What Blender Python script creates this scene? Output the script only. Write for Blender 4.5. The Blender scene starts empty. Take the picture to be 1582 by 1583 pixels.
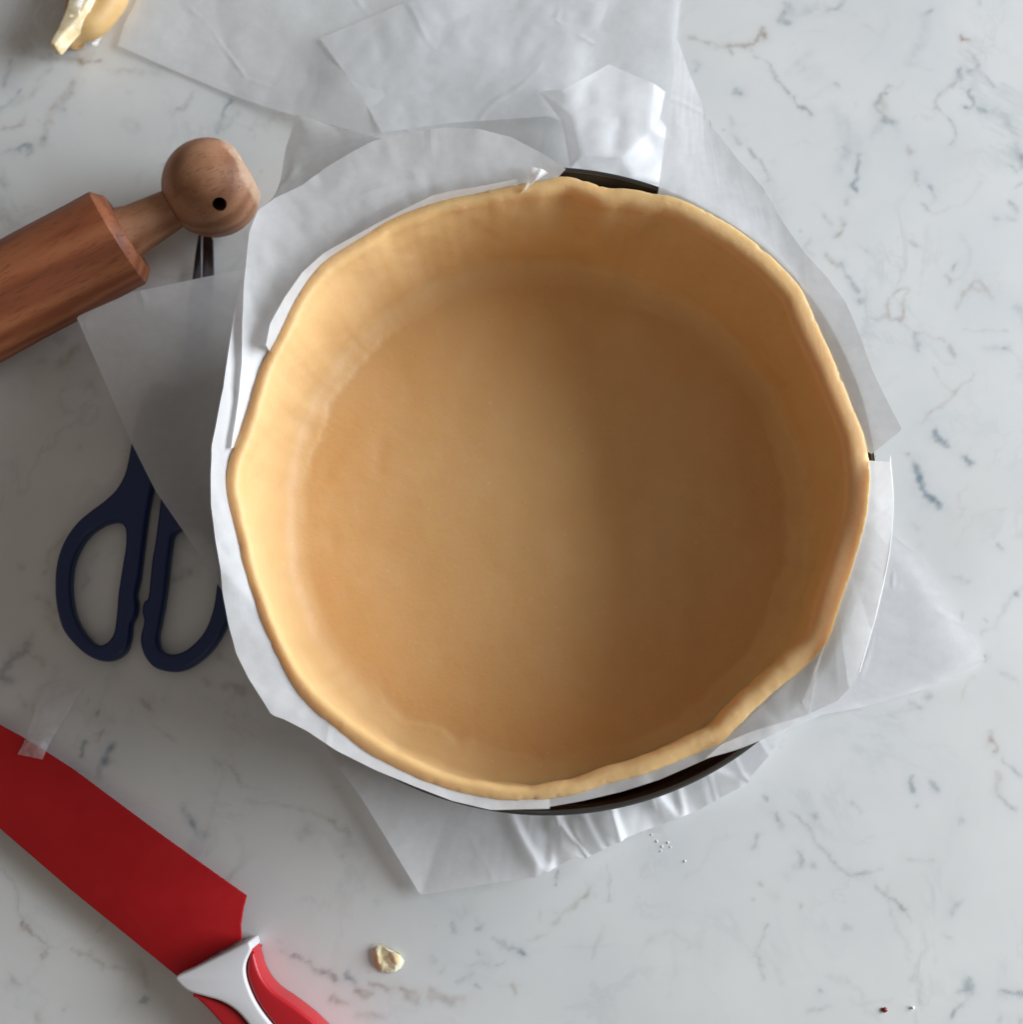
import bpy, bmesh, math, random
import numpy as np
from mathutils import Vector, Matrix, noise
random.seed(7)
C = bpy.context.scene
COL = C.collection
CM = 0.01

# ------------------------------------------------------------------ camera
FPX, PITCH, DIST = 1714.0, math.radians(11.5), 41.0      # lens in photo pixels, tilt from straight down, cm to the rim
cp, sp = math.cos(PITCH), math.sin(PITCH)
def ray(px, py):
    x, y, z = (px-791.0)/FPX, -(py-791.5)/FPX, -1.0
    return (x, y*cp - z*sp, y*sp + z*cp)
_r = ray(850, 756)
CAM = (-_r[0]*DIST, -_r[1]*DIST, 6.8 - _r[2]*DIST)
def P(px, py, z=0.0):                                     # a photo pixel on the level plane at height z -> cm
    r = ray(px, py); t = (z-CAM[2])/r[2]
    return (CAM[0]+r[0]*t, CAM[1]+r[1]*t, z)
cam = bpy.data.cameras.new('camera'); camo = bpy.data.objects.new('camera', cam); COL.objects.link(camo)
camo.location = [c*CM for c in CAM]; camo.rotation_euler = (PITCH, 0, 0)
cam.sensor_width = 36; cam.lens = 36*FPX/1582; cam.clip_start = 0.01; cam.clip_end = 50
cam.dof.use_dof = True; cam.dof.focus_distance = 0.42; cam.dof.aperture_fstop = 9.0
C.camera = camo

# ------------------------------------------------------------------ light
w = bpy.data.worlds.new('World'); C.world = w; w.use_nodes = True
bgn = w.node_tree.nodes['Background']
bgn.inputs[0].default_value = (1.0, 0.89, 0.78, 1); bgn.inputs[1].default_value = 0.17
def area(name, loc, tgt, sx, sy, power, col):
    l = bpy.data.lights.new(name, 'AREA'); l.shape = 'RECTANGLE'; l.size = sx; l.size_y = sy; l.energy = power; l.color = col
    o = bpy.data.objects.new(name, l); COL.objects.link(o); o.location = loc
    o.rotation_euler = (Vector(tgt)-Vector(loc)).to_track_quat('-Z', 'Y').to_euler(); return o
area('window_light', (1.9, 0.32, 0.67), (0, 0, 0), 2.0, 1.1, 98, (0.87, 0.935, 1.0))
area('room_light', (0.7, -1.3, 1.2), (0, 0, 0), 0.9, 0.9, 1, (1.0, 0.93, 0.84))
C.render.engine = 'CYCLES'
C.view_settings.view_transform = 'Standard'; C.view_settings.look = 'None'
C.view_settings.exposure = 0; C.view_settings.gamma = 1
C.cycles.max_bounces = 10; C.cycles.transparent_max_bounces = 16

# ------------------------------------------------------------------ helpers
def vhash(ix, iy, s):
    n = (ix*374761393 + iy*668265263 + s*974711) & 0xffffffff
    n = ((n ^ (n >> 13))*1274126177) & 0xffffffff
    return ((n ^ (n >> 16)) & 0xffff)/65535.0
def vn(x, y, s=0):                                        # smooth value noise -1..1
    x = np.asarray(x, float); y = np.asarray(y, float)
    ix = np.floor(x).astype(np.int64); iy = np.floor(y).astype(np.int64)
    fx = x-ix; fy = y-iy; fx = fx*fx*(3-2*fx); fy = fy*fy*(3-2*fy)
    a = vhash(ix, iy, s); b = vhash(ix+1, iy, s); c = vhash(ix, iy+1, s); d = vhash(ix+1, iy+1, s)
    return ((a*(1-fx)+b*fx)*(1-fy) + (c*(1-fx)+d*fx)*fy)*2-1
def fbm(x, y, s=0, o=3):
    r = 0; a = 1
    for k in range(o):
        r = r + a*vn(x*2**k, y*2**k, s+k*17); a *= .5
    return r
def mk(name, V, F, mat, parent=None, origin=None, smooth=True):
    V = np.asarray(V, float)
    if parent is not None: org = np.array(parent['_o'])
    elif origin is not None: org = np.array(origin, float)
    else: org = np.array([V[:, 0].mean(), V[:, 1].mean(), V[:, 2].min()])
    me = bpy.data.meshes.new(name); me.from_pydata(((V-org)*CM).tolist(), [], F); me.update()
    if smooth: me.polygons.foreach_set('use_smooth', [True]*len(me.polygons))
    if mat: me.materials.append(mat)
    o = bpy.data.objects.new(name, me); COL.objects.link(o)
    if parent is not None: o.parent = parent_of(parent); 
    else: o.location = org*CM
    if parent is not None: OWN[o.name] = parent['_o']
    return o
OWN = {}
def parent_of(p): return p['o']
def thing(name, org):
    o = bpy.data.objects.new(name, None); COL.objects.link(o); o.location = [c*CM for c in org]; o.empty_display_size = .02
    return {'o': o, '_o': org}
def sub(o, p): return {'o': o, '_o': p['_o']}              # a part used as parent of sub-parts (shares its thing's origin)
def tag(o, label=None, cat=None, group=None, kind=None):
    if isinstance(o, dict): o = o['o']
    if label: o['label'] = label
    if cat: o['category'] = cat
    if group: o['group'] = group
    if kind: o['kind'] = kind
    return o
def spline(pts, n=8, closed=False):                       # Catmull-Rom through points
    pts = [np.array(p, float) for p in pts]; out = []; m = len(pts)
    rng = range(m if closed else m-1)
    for i in rng:
        p0 = pts[(i-1) % m] if (closed or i > 0) else 2*pts[0]-pts[1]
        p1 = pts[i]; p2 = pts[(i+1) % m]
        p3 = pts[(i+2) % m] if (closed or i+2 < m) else 2*pts[-1]-pts[-2]
        for k in range(n):
            t = k/n
            out.append(.5*((2*p1)+(-p0+p2)*t+(2*p0-5*p1+4*p2-p3)*t*t+(-p0+3*p1-3*p2+p3)*t**3))
    if not closed: out.append(pts[-1])
    return np.array(out)
def resamp(pts, n, smooth=False):
    p = spline(pts, 8) if smooth else np.array(pts, float)
    d = np.r_[0, np.cumsum(np.linalg.norm(np.diff(p, axis=0), axis=1))]; d /= d[-1]
    t = np.linspace(0, 1, n)
    return np.stack([np.interp(t, d, p[:, k]) for k in range(3)], 1)
def loft(curves, nu, nv, amp=0.0, freq=1.0, seed=0, smooth=True, fine=0.002):
    """rows of (x,y,z) cm curves -> grid sheet, with creases"""
    R = [resamp(c, nu, smooth) for c in curves]; R = np.array(R)           # k,nu,3
    k = len(R); G = []
    for j in range(nv):
        s = j/(nv-1)*(k-1); i = min(int(s), k-2); f = s-i
        if smooth and k > 2:
            p0 = R[max(i-1, 0)] if i > 0 else 2*R[0]-R[1]; p1 = R[i]; p2 = R[i+1]; p3 = R[i+2] if i+2 < k else 2*R[-1]-R[-2]
            G.append(.5*((2*p1)+(-p0+p2)*f+(2*p0-5*p1+4*p2-p3)*f*f+(-p0+3*p1-3*p2+p3)*f**3))
        else: G.append(R[i]*(1-f)+R[i+1]*f)
    G = np.array(G).reshape(-1, 3)
    x, y = G[:, 0], G[:, 1]
    cr = np.abs(fbm(x*freq+y*.3*freq, y*freq-.2*x*freq, seed, 3))
    cr2 = np.abs(vn(x*freq*1.7-y*freq, y*freq*.9+x*freq, seed+5))
    G[:, 2] += amp*(cr-.4) + amp*.6*(cr2-.4) + fine*vn(x*6, y*6, seed+9)
    F = [(j*nu+i, j*nu+i+1, (j+1)*nu+i+1, (j+1)*nu+i) for j in range(nv-1) for i in range(nu-1)]
    return G, F
def join(*gs):
    V = []; F = []; n = 0
    for v, f in gs:
        V.append(np.asarray(v)); F += [tuple(i+n for i in q) for q in f]; n += len(v)
    return np.vstack(V), F
def plate(name, loops, z0, z1, bev, mat, parent=None, rot=None, smooth=True, res=4, raw=False):
    """flat solid from closed outlines in cm (first outer, rest holes), rounded edges"""
    cu = bpy.data.curves.new('tmp', 'CURVE'); cu.dimensions = '2D'; cu.fill_mode = 'BOTH'
    h = (z1-z0)/2; cu.extrude = max(h-bev, 0.0001)*CM; cu.bevel_depth = bev*CM; cu.bevel_resolution = res; cu.offset = -bev*CM
    for lp in loops:
        s = cu.splines.new('POLY'); s.points.add(len(lp)-1); s.use_cyclic_u = True
        for i, p in enumerate(lp): s.points[i].co = (p[0]*CM, p[1]*CM, 0, 1)
    ob = bpy.data.objects.new('tmp', cu); COL.objects.link(ob)
    dg = bpy.context.evaluated_depsgraph_get(); me = bpy.data.meshes.new_from_object(ob.evaluated_get(dg))
    V = np.array([v.co[:] for v in me.vertices])/CM; V[:, 2] += (z0+z1)/2; F = [tuple(p.vertices) for p in me.polygons]
    bpy.data.objects.remove(ob); bpy.data.curves.remove(cu); bpy.data.meshes.remove(me)
    if raw: return V, F
    if rot is not None: V = rot(V)
    o = mk(name, V, F, mat, parent)
    bm = bmesh.new(); bm.from_mesh(o.data); bmesh.ops.remove_doubles(bm, verts=bm.verts, dist=1e-6)
    bmesh.ops.recalc_face_normals(bm, faces=bm.faces)
    for e in bm.edges:
        if len(e.link_faces) == 2 and e.calc_face_angle(0) > math.radians(35): e.smooth = False
    bm.to_mesh(o.data); bm.free(); o.data.materials.clear(); o.data.materials.append(mat)
    return o
def px2(pts, z, n=5): return [P(a, b, z)[:2] for a, b in spline([(p[0], p[1]) for p in pts], n, True)]
def px2l(pts, z): return [P(a, b, z)[:2] for a, b in pts]

# ------------------------------------------------------------------ materials
def mat(name):
    m = bpy.data.materials.new(name); m.use_nodes = True; nt = m.node_tree
    return m, nt, nt.nodes['Principled BSDF'], nt.nodes['Material Output']
def N(nt, t, **kw):
    n = nt.nodes.new(t)
    for k, v in kw.items():
        if k.startswith('i_'): n.inputs[int(k[2:]) if k[2:].isdigit() else k[2:]].default_value = v
        else: setattr(n, k, v)
    return n
def noiseN(nt, scale, detail=4, rough=.55, vec=None, dist=0):
    n = nt.nodes.new('ShaderNodeTexNoise'); n.inputs['Scale'].default_value = scale; n.inputs['Detail'].default_value = detail
    n.inputs['Roughness'].default_value = rough; n.inputs['Distortion'].default_value = dist
    if vec: nt.links.new(vec, n.inputs['Vector'])
    return n.outputs['Fac']
def ramp(nt, fac, stops):
    r = nt.nodes.new('ShaderNodeValToRGB'); nt.links.new(fac, r.inputs[0]); e = r.color_ramp.elements
    while len(e) < len(stops): e.new(.5)
    for i, (p, c) in enumerate(stops):
        e[i].position = p; e[i].color = (*c, 1) if len(c) == 3 else c
    return r.outputs[0]
def mixc(nt, fac, a, b, mode='MIX'):
    m = nt.nodes.new('ShaderNodeMix'); m.data_type = 'RGBA'; m.blend_type = mode
    for s, v in ((m.inputs[0], fac), (m.inputs[6], a), (m.inputs[7], b)):
        if hasattr(v, 'links'): nt.links.new(v, s)
        else: s.default_value = v if not isinstance(v, tuple) or len(v) == 4 else (*v, 1)
    return m.outputs[2]
def mth(nt, op, a, b=None):
    m = nt.nodes.new('ShaderNodeMath'); m.operation = op
    for s, v in ((m.inputs[0], a), (m.inputs[1], b)):
        if v is None: continue
        if hasattr(v, 'links'): nt.links.new(v, s)
        else: s.default_value = v
    return m.outputs[0]
def bump(nt, h, bs, dist, strength=1.0, prev=None):
    b = nt.nodes.new('ShaderNodeBump'); b.inputs['Distance'].default_value = dist; b.inputs['Strength'].default_value = strength
    nt.links.new(h, b.inputs['Height'])
    if prev: nt.links.new(prev, b.inputs['Normal'])
    if bs is not None: nt.links.new(b.outputs[0], bs.inputs['Normal'])
    return b.outputs[0]
def wpos(nt):
    return nt.nodes.new('ShaderNodeNewGeometry').outputs['Position']
def obj_co(nt): return nt.nodes.new('ShaderNodeTexCoord').outputs['Object']

# polished stone
m_stone, nt, bs, _ = mat('marble')
at = N(nt, 'ShaderNodeAttribute', attribute_name='vein'); sep = N(nt, 'ShaderNodeSeparateColor'); nt.links.new(at.outputs['Color'], sep.inputs[0])
ps = wpos(nt)
base = ramp(nt, noiseN(nt, 14, 5, .55, ps), [(.3, (.67, .685, .685)), (.5, (.735, .735, .722)), (.72, (.79, .785, .765))])
base = mixc(nt, mth(nt, 'MULTIPLY', noiseN(nt, 5.5, 3, .6, ps), .25), base, (.64, .69, .71))
warm = ramp(nt, noiseN(nt, 9, 4, .6, ps, .6), [(.52, (0, 0, 0)), (.72, (1, 1, 1))])
base = mixc(nt, mth(nt, 'MULTIPLY', warm, .16), base, (.62, .53, .46))
def ridge(scale, dist, wdt, mask_scale, lo, hi, seedv):
    mp = N(nt, 'ShaderNodeMapping'); mp.inputs['Location'].default_value = seedv; nt.links.new(ps, mp.inputs[0])
    a = mth(nt, 'ABSOLUTE', mth(nt, 'SUBTRACT', noiseN(nt, scale, 6, .62, mp.outputs[0], dist), .5))
    return mth(nt, 'MULTIPLY', ramp(nt, a, [(0, (1, 1, 1)), (wdt, (0, 0, 0))]), ramp(nt, noiseN(nt, mask_scale, 3, .55, mp.outputs[0]), [(lo, (0, 0, 0)), (hi, (1, 1, 1))]))
base = mixc(nt, mth(nt, 'MULTIPLY', ridge(9, .5, .022, 16, .48, .66, (3, 1, 0)), .30), base, (.40, .44, .46))
base = mixc(nt, mth(nt, 'MULTIPLY', ridge(13, .8, .016, 20, .52, .68, (7, 4, 0)), .26), base, (.48, .41, .35))
base = mixc(nt, mth(nt, 'MULTIPLY', ridge(6, .4, .10, 9, .45, .7, (1, 9, 0)), .16), base, (.50, .56, .58))
# tiny scattered flecks
vo = N(nt, 'ShaderNodeTexVoronoi'); vo.inputs['Scale'].default_value = 95; nt.links.new(ps, vo.inputs['Vector'])
fl = mth(nt, 'MULTIPLY', ramp(nt, vo.outputs['Distance'], [(.03, (1, 1, 1)), (.14, (0, 0, 0))]), ramp(nt, noiseN(nt, 40, 3, .6, ps), [(.52, (0, 0, 0)), (.66, (1, 1, 1))]))
base = mixc(nt, mth(nt, 'MULTIPLY', fl, .35), base, (.34, .38, .40))
g = ramp(nt, noiseN(nt, 330, 4, .7, ps), [(.3, (.72, .72, .72)), (.7, (1, 1, 1))])
base = mixc(nt, mth(nt, 'MULTIPLY', sep.outputs[0], g), base, (.15, .215, .26))
base = mixc(nt, mth(nt, 'MULTIPLY', sep.outputs[1], g), base, (.30, .215, .16))
base = mixc(nt, mth(nt, 'MULTIPLY', sep.outputs[2], g), base, (.24, .235, .24))
nt.links.new(base, bs.inputs['Base Color']); bs.inputs['Roughness'].default_value = .30; bs.inputs['Specular IOR Level'].default_value = .4
bs.inputs['Subsurface Weight'].default_value = 0.0

# baking parchment: thin scattering sheet that lets some light and some view through
def parchment(name, see=.22, trans=.30, tint=(.95, .95, .955), gloss=.04):
    m, nt, bs, out = mat(name); nt.nodes.remove(bs); ps = obj_co(nt)
    d = N(nt, 'ShaderNodeBsdfDiffuse'); t = N(nt, 'ShaderNodeBsdfTranslucent'); tr = N(nt, 'ShaderNodeBsdfTransparent')
    gl = N(nt, 'ShaderNodeBsdfGlossy'); gl.inputs['Roughness'].default_value = .5; gl.inputs['Color'].default_value = (1, 1, 1, 1)
    cl = mixc(nt, ramp(nt, noiseN(nt, 260, 3, .6, ps), [(.35, (0, 0, 0)), (.65, (1, 1, 1))]), tuple(c*.95 for c in tint), tint)
    nt.links.new(cl, d.inputs[0]); nt.links.new(cl, t.inputs[0])
    nb = bump(nt, noiseN(nt, 22, 3, .5, ps, .5), None, .0012, .35)
    nb = bump(nt, noiseN(nt, 900, 2, .5, ps), None, .0001, .35, nb)
    cw = N(nt, 'ShaderNodeVectorMath', operation='ADD'); nz = N(nt, 'ShaderNodeTexNoise'); nz.inputs['Scale'].default_value = 9; nt.links.new(ps, nz.inputs['Vector'])
    sc = N(nt, 'ShaderNodeVectorMath', operation='SCALE'); sc.inputs['Scale'].default_value = .05; nt.links.new(nz.outputs['Color'], sc.inputs[0])
    nt.links.new(ps, cw.inputs[0]); nt.links.new(sc.outputs[0], cw.inputs[1])
    vc = N(nt, 'ShaderNodeTexVoronoi', feature='DISTANCE_TO_EDGE'); vc.inputs['Scale'].default_value = 17; nt.links.new(cw.outputs[0], vc.inputs['Vector'])
    crs = mth(nt, 'MULTIPLY', ramp(nt, vc.outputs['Distance'], [(0, (1, 1, 1)), (.035, (0, 0, 0))]), ramp(nt, noiseN(nt, 30, 2, .5, ps), [(.5, (0, 0, 0)), (.62, (1, 1, 1))]))
    nb = bump(nt, crs, None, .0005, .5, nb)
    for s in (d, gl, t): nt.links.new(nb, s.inputs['Normal'])
    m1 = N(nt, 'ShaderNodeMixShader', i_0=trans); nt.links.new(d.outputs[0], m1.inputs[1]); nt.links.new(t.outputs[0], m1.inputs[2])
    m2 = N(nt, 'ShaderNodeMixShader', i_0=gloss); nt.links.new(m1.outputs[0], m2.inputs[1]); nt.links.new(gl.outputs[0], m2.inputs[2])
    m3 = N(nt, 'ShaderNodeMixShader', i_0=see); nt.links.new(m2.outputs[0], m3.inputs[1]); nt.links.new(tr.outputs[0], m3.inputs[2])
    sf = mth(nt, 'MULTIPLY', ramp(nt, noiseN(nt, 18, 3, .5, ps), [(.3, (.8, .8, .8)), (.7, (1.2, 1.2, 1.2))]), see)
    nt.links.new(sf, m3.inputs[0]); nt.links.new(m3.outputs[0], out.inputs[0]); return m
m_paper = parchment('parchment', .08, .50)
m_wax = parchment('thin_parchment', .38, .32, (.93, .935, .945))
m_veil = parchment('veil_parchment', .20, .46, (.96, .96, .97))

# raw shortcrust dough
m_dough, nt, bs, _ = mat('dough'); ps = obj_co(nt)
c = ramp(nt, noiseN(nt, 30, 5, .6, ps), [(.3, (.72, .452, .205)), (.5, (.735, .472, .222)), (.72, (.75, .50, .25))])
c = mixc(nt, mth(nt, 'MULTIPLY', ramp(nt, noiseN(nt, 75, 5, .65, ps, .5), [(.6, (0, 0, 0)), (.75, (1, 1, 1))]), .10), c, (.66, .43, .16))
c = mixc(nt, mth(nt, 'MULTIPLY', ramp(nt, noiseN(nt, 420, 3, .6, ps), [(.66, (0, 0, 0)), (.74, (1, 1, 1))]), .25), c, (.9, .75, .5))
nt.links.new(c, bs.inputs['Base Color']); bs.inputs['Roughness'].default_value = .46; bs.inputs['Specular IOR Level'].default_value = .35
bs.inputs['Subsurface Weight'].default_value = .5; bs.inputs['Subsurface Radius'].default_value = (1.0, .50, .15); bs.inputs['Subsurface Scale'].default_value = .013
nb = bump(nt, noiseN(nt, 26, 4, .5, ps, .4), None, .0022, .4)
nb = bump(nt, noiseN(nt, 110, 4, .6, ps, 1.2), None, .0006, .2, nb)
bump(nt, noiseN(nt, 520, 5, .65, ps), bs, .0003, .6, nb)
m_crumb, nt, bs, _ = mat('pale_dough'); bs.inputs['Base Color'].default_value = (.80, .68, .42, 1); bs.inputs['Roughness'].default_value = .85; bs.inputs['Specular IOR Level'].default_value = .15
c = ramp(nt, noiseN(nt, 160, 4, .6, obj_co(nt)), [(.35, (.72, .56, .30)), (.6, (.84, .76, .56))]); nt.links.new(c, bs.inputs['Base Color'])
bs.inputs['Subsurface Weight'].default_value = .3; bs.inputs['Subsurface Scale'].default_value = .003
m_peel, nt, bs, _ = mat('tan_dough'); c = ramp(nt, noiseN(nt, 45, 4, .6, obj_co(nt)), [(.35, (.50, .29, .10)), (.65, (.64, .42, .18))]); nt.links.new(c, bs.inputs['Base Color'])
bs.inputs['Roughness'].default_value = .6; bs.inputs['Subsurface Weight'].default_value = .2; bs.inputs['Subsurface Scale'].default_value = .003

# dark nonstick steel
m_tin, nt, bs, _ = mat('nonstick_steel'); bs.inputs['Base Color'].default_value = (.035, .032, .036, 1); bs.inputs['Metallic'].default_value = .35
nt.links.new(ramp(nt, noiseN(nt, 350, 4, .6, obj_co(nt)), [(.3, (.30, .30, .30)), (.7, (.46, .46, .46))]), bs.inputs['Roughness'])
m_steel, nt, bs, _ = mat('steel'); bs.inputs['Base Color'].default_value = (.22, .23, .29, 1); bs.inputs['Metallic'].default_value = 1; bs.inputs['Roughness'].default_value = .22
m_navy, nt, bs, _ = mat('navy_plastic'); bs.inputs['Base Color'].default_value = (.010, .026, .105, 1); bs.inputs['Roughness'].default_value = .42
bump(nt, noiseN(nt, 700, 3, .5, obj_co(nt)), bs, .0001, .5)
m_red, nt, bs, _ = mat('red_blade_coating'); ps = obj_co(nt)
c = ramp(nt, noiseN(nt, 30, 5, .6, ps), [(.3, (.40, .006, .010)), (.7, (.47, .010, .014))]); nt.links.new(c, bs.inputs['Base Color'])
nt.links.new(ramp(nt, noiseN(nt, 60, 6, .7, ps), [(.3, (.34, .34, .34)), (.7, (.52, .52, .52))]), bs.inputs['Roughness'])
bs.inputs['Specular IOR Level'].default_value = .3; bump(nt, noiseN(nt, 1200, 2, .5, ps), bs, .00006, .4)
m_redgrip, nt, bs, _ = mat('red_grip'); bs.inputs['Base Color'].default_value = (.52, .013, .020, 1); bs.inputs['Roughness'].default_value = .38
m_white, nt, bs, _ = mat('white_plastic'); bs.inputs['Base Color'].default_value = (.74, .73, .75, 1); bs.inputs['Roughness'].default_value = .35
bump(nt, noiseN(nt, 500, 3, .5, obj_co(nt)), bs, .0001, .3)

def wood(name, dark, mid, light, sx=1.0):
    m, nt, bs, _ = mat(name); co = obj_co(nt)
    mp = N(nt, 'ShaderNodeMapping'); nt.links.new(co, mp.inputs[0]); mp.inputs['Scale'].default_value = (sx, 1, 1)
    v = mp.outputs[0]
    broad = noiseN(nt, 55, 4, .55, v, .8)
    wv = N(nt, 'ShaderNodeTexWave', wave_type='BANDS', bands_direction='Z'); wv.inputs['Scale'].default_value = 38; wv.inputs['Distortion'].default_value = 7
    wv.inputs['Detail'].default_value = 3; wv.inputs['Detail Scale'].default_value = 1.2; nt.links.new(v, wv.inputs[0])
    f = mth(nt, 'ADD', mth(nt, 'MULTIPLY', broad, .65), mth(nt, 'MULTIPLY', wv.outputs['Fac'], .35))
    c = ramp(nt, f, [(.3, dark), (.5, mid), (.72, light)])
    mp2 = N(nt, 'ShaderNodeMapping'); nt.links.new(co, mp2.inputs[0]); mp2.inputs['Scale'].default_value = (.11, 1, 1)
    pores = ramp(nt, noiseN(nt, 1100, 3, .6, mp2.outputs[0]), [(.56, (0, 0, 0)), (.66, (1, 1, 1))])
    c = mixc(nt, mth(nt, 'MULTIPLY', pores, .45), c, tuple(k*.55 for k in dark))
    nt.links.new(c, bs.inputs['Base Color']); bs.inputs['Roughness'].default_value = .5; bs.inputs['Specular IOR Level'].default_value = .35
    bump(nt, mth(nt, 'SUBTRACT', f, mth(nt, 'MULTIPLY', pores, .5)), bs, .0003, .5)
    return m
m_wood = wood('beech_barrel', (.21, .060, .024), (.29, .088, .036), (.37, .13, .055), .16)
m_wood2 = wood('beech_knob', (.29, .125, .062), (.37, .17, .088), (.45, .23, .13), .35)
m_dark, nt, bs, _ = mat('bored_wood'); bs.inputs['Base Color'].default_value = (.10, .035, .015, 1); bs.inputs['Roughness'].default_value = .9
m_film, nt, bs, out = mat('clear_film'); nt.nodes.remove(bs)
gl = N(nt, 'ShaderNodeBsdfGlossy'); gl.inputs['Roughness'].default_value = .2; tr = N(nt, 'ShaderNodeBsdfTransparent'); tr.inputs[0].default_value = (.97, .97, .97, 1)
fr = N(nt, 'ShaderNodeLayerWeight', i_0=.3); mx = N(nt, 'ShaderNodeMixShader')
nt.links.new(mth(nt, 'ADD', mth(nt, 'MULTIPLY', fr.outputs['Facing'], .2), .03), mx.inputs[0]); nt.links.new(tr.outputs[0], mx.inputs[1]); nt.links.new(gl.outputs[0], mx.inputs[2]); nt.links.new(mx.outputs[0], out.inputs[0])
bn = bump(nt, noiseN(nt, 30, 2, .5, obj_co(nt), .6), None, .001, .4); nt.links.new(bn, gl.inputs['Normal'])
m_speck, nt, bs, _ = mat('dark_red_speck'); bs.inputs['Base Color'].default_value = (.22, .02, .012, 1)
m_salt, nt, bs, _ = mat('white_grain'); bs.inputs['Base Color'].default_value = (.86, .86, .84, 1)

# ------------------------------------------------------------------ countertop with its veins
VE = []   # (kind, width px, strength, [(px,py)...])   traced where they run in the stone
def veins(ox, oy, s, rows):
    for r in rows:
        k, wd, st = r[0], r[1], r[2]; VE.append((k, wd, st, [(ox+a*s, oy+b*s) for a, b in r[3:]]))
S = 450/1582
veins(1132, 0, S, [
 ('b',5,.5,(300,20),(290,70),(260,105),(300,130)), ('b',10,.3,(300,70),(370,70),(460,40)), ('b',6,.5,(520,50),(570,40),(600,15)),
 ('n',4,.55,(0,245),(60,260),(110,235),(160,195),(175,150)), ('n',4,.6,(170,170),(180,215)),
 ('g',3,.35,(95,275),(190,350),(240,415),(280,485),(310,520)), ('g',4,.7,(340,540),(380,590),(430,625)), ('b',6,.9,(18,490),(40,500)),
 ('n',4,.4,(10,730),(40,780)), ('g',4,.6,(90,810),(155,880),(205,990)), ('b',9,.25,(620,670),(640,720),(620,810),(600,880),(575,930)),
 ('b',8,.5,(625,800),(630,825)), ('b',6,.85,(695,855),(685,920),(665,1000),(680,1030)), ('g',5,.7,(860,475),(800,535),(785,580),(820,630)),
 ('b',9,.5,(830,650),(870,670)), ('n',12,.3,(815,560),(815,600)), ('n',5,.8,(1250,190),(1265,215),(1290,215)), ('g',6,.45,(1290,280),(1330,340),(1300,395)),
 ('b',8,.6,(1235,380),(1235,420)), ('g',4,.4,(1235,440),(1150,490),(1120,540),(1115,590),(1180,650),(1225,730),(1185,790)), ('b',5,.8,(1290,500),(1315,560),(1290,590),(1265,585)),
 ('b',5,.5,(1340,590),(1400,605),(1430,600)), ('b',5,.3,(1380,420),(1420,470)), ('b',12,.3,(1450,600),(1520,700),(1550,780),(1575,880)), ('b',9,.6,(1580,840),(1582,890)),
 ('b',4,.5,(1515,905),(1545,930)), ('b',4,.5,(1540,1030),(1580,1005)), ('b',7,.5,(1525,1110),(1545,1150)), ('b',6,.5,(1430,1185),(1440,1190)), ('b',7,.25,(1440,1190),(1530,1190)),
 ('n',6,.4,(950,800),(970,830)), ('g',6,.65,(995,935),(1000,975)), ('b',5,.6,(1065,1010),(1110,1065)), ('b',4,.55,(1050,1115),(1060,1145)),
 ('g',6,.5,(630,1085),(630,1110)), ('g',5,.35,(490,1180),(545,1220)), ('n',4,.5,(600,1190),(595,1250),(560,1290)), ('g',4,.35,(430,1290),(405,1340),(435,1380)),
 ('n',5,.55,(515,1370),(530,1410),(570,1450)), ('b',6,.45,(595,1445),(630,1510),(680,1580)), ('b',6,.5,(980,1300),(1000,1340)), ('g',4,.55,(1210,1440),(1205,1470)),
 ('g',5,.4,(1155,1490),(1190,1535)), ('b',6,.4,(1060,75),(1085,60)), ('b',5,.6,(1340,0),(1350,15)), ('b',14,.18,(1050,100),(1030,220),(960,340)), ('g',5,.35,(565,455),(575,475)), ('g',4,.25,(710,130),(780,170)),
 ('b',9,.2,(750,740),(800,680)), ('b',5,.2,(360,340),(385,375)), ('b',20,.14,(400,300),(330,380),(450,400)), ('b',22,.14,(200,1000),(260,1150)), ('b',16,.16,(560,600),(600,700),(680,760))])
veins(1132, 300, S, [
 ('b',6,.55,(690,570),(700,600)), ('n',4,.45,(920,510),(870,560),(850,620),(850,670),(910,690),(940,650),(940,600),(960,530),(920,510)), ('n',5,.3,(780,680),(850,665)),
 ('n',3,.25,(910,700),(1000,750),(1100,780),(1150,800)), ('n',5,.45,(1220,620),(1270,530),(1330,465),(1410,560)), ('n',6,.3,(1300,500),(1350,520)), ('b',5,.55,(1000,760),(1015,850)),
 ('g',5,.45,(1170,830),(1215,880)), ('b',8,.25,(1380,840),(1480,840)), ('b',4,.5,(1475,840),(1485,832)), ('n',4,.35,(1310,985),(1240,1060),(1150,1150),(1080,1190),(1030,1250)),
 ('n',6,.25,(1150,1040),(1210,1080)), ('b',6,.7,(1095,1280),(1130,1330),(1190,1380)), ('b',7,.8,(1265,1430),(1290,1455)), ('g',4,.5,(940,1415),(960,1420)), ('g',3,.25,(1260,740),(1500,745)),
 ('b',12,.3,(1555,620),(1582,680)), ('g',3,.25,(1100,950),(1130,1000))])
veins(1132, 650, S, [
 ('b',8,1.0,(1000,250),(1025,340),(1060,410),(1120,450),(1130,475)), ('b',8,.3,(1000,560),(1010,580)), ('g',5,.5,(1450,680),(1458,688)), ('b',4,.5,(1550,935),(1560,940)), ('g',6,.3,(1220,850),(1290,880)),
 ('g',4,.35,(1375,1080),(1385,1095)), ('g',4,.3,(1255,1050),(1260,1080)), ('g',4,.6,(1385,1285),(1385,1300)), ('b',6,.3,(1470,1380),(1550,1420)), ('g',5,.4,(960,1530),(1010,1560)), ('g',6,.35,(1050,1510),(1080,1490)), ('n',5,.2,(1300,1400),(1240,1500))])
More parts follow.
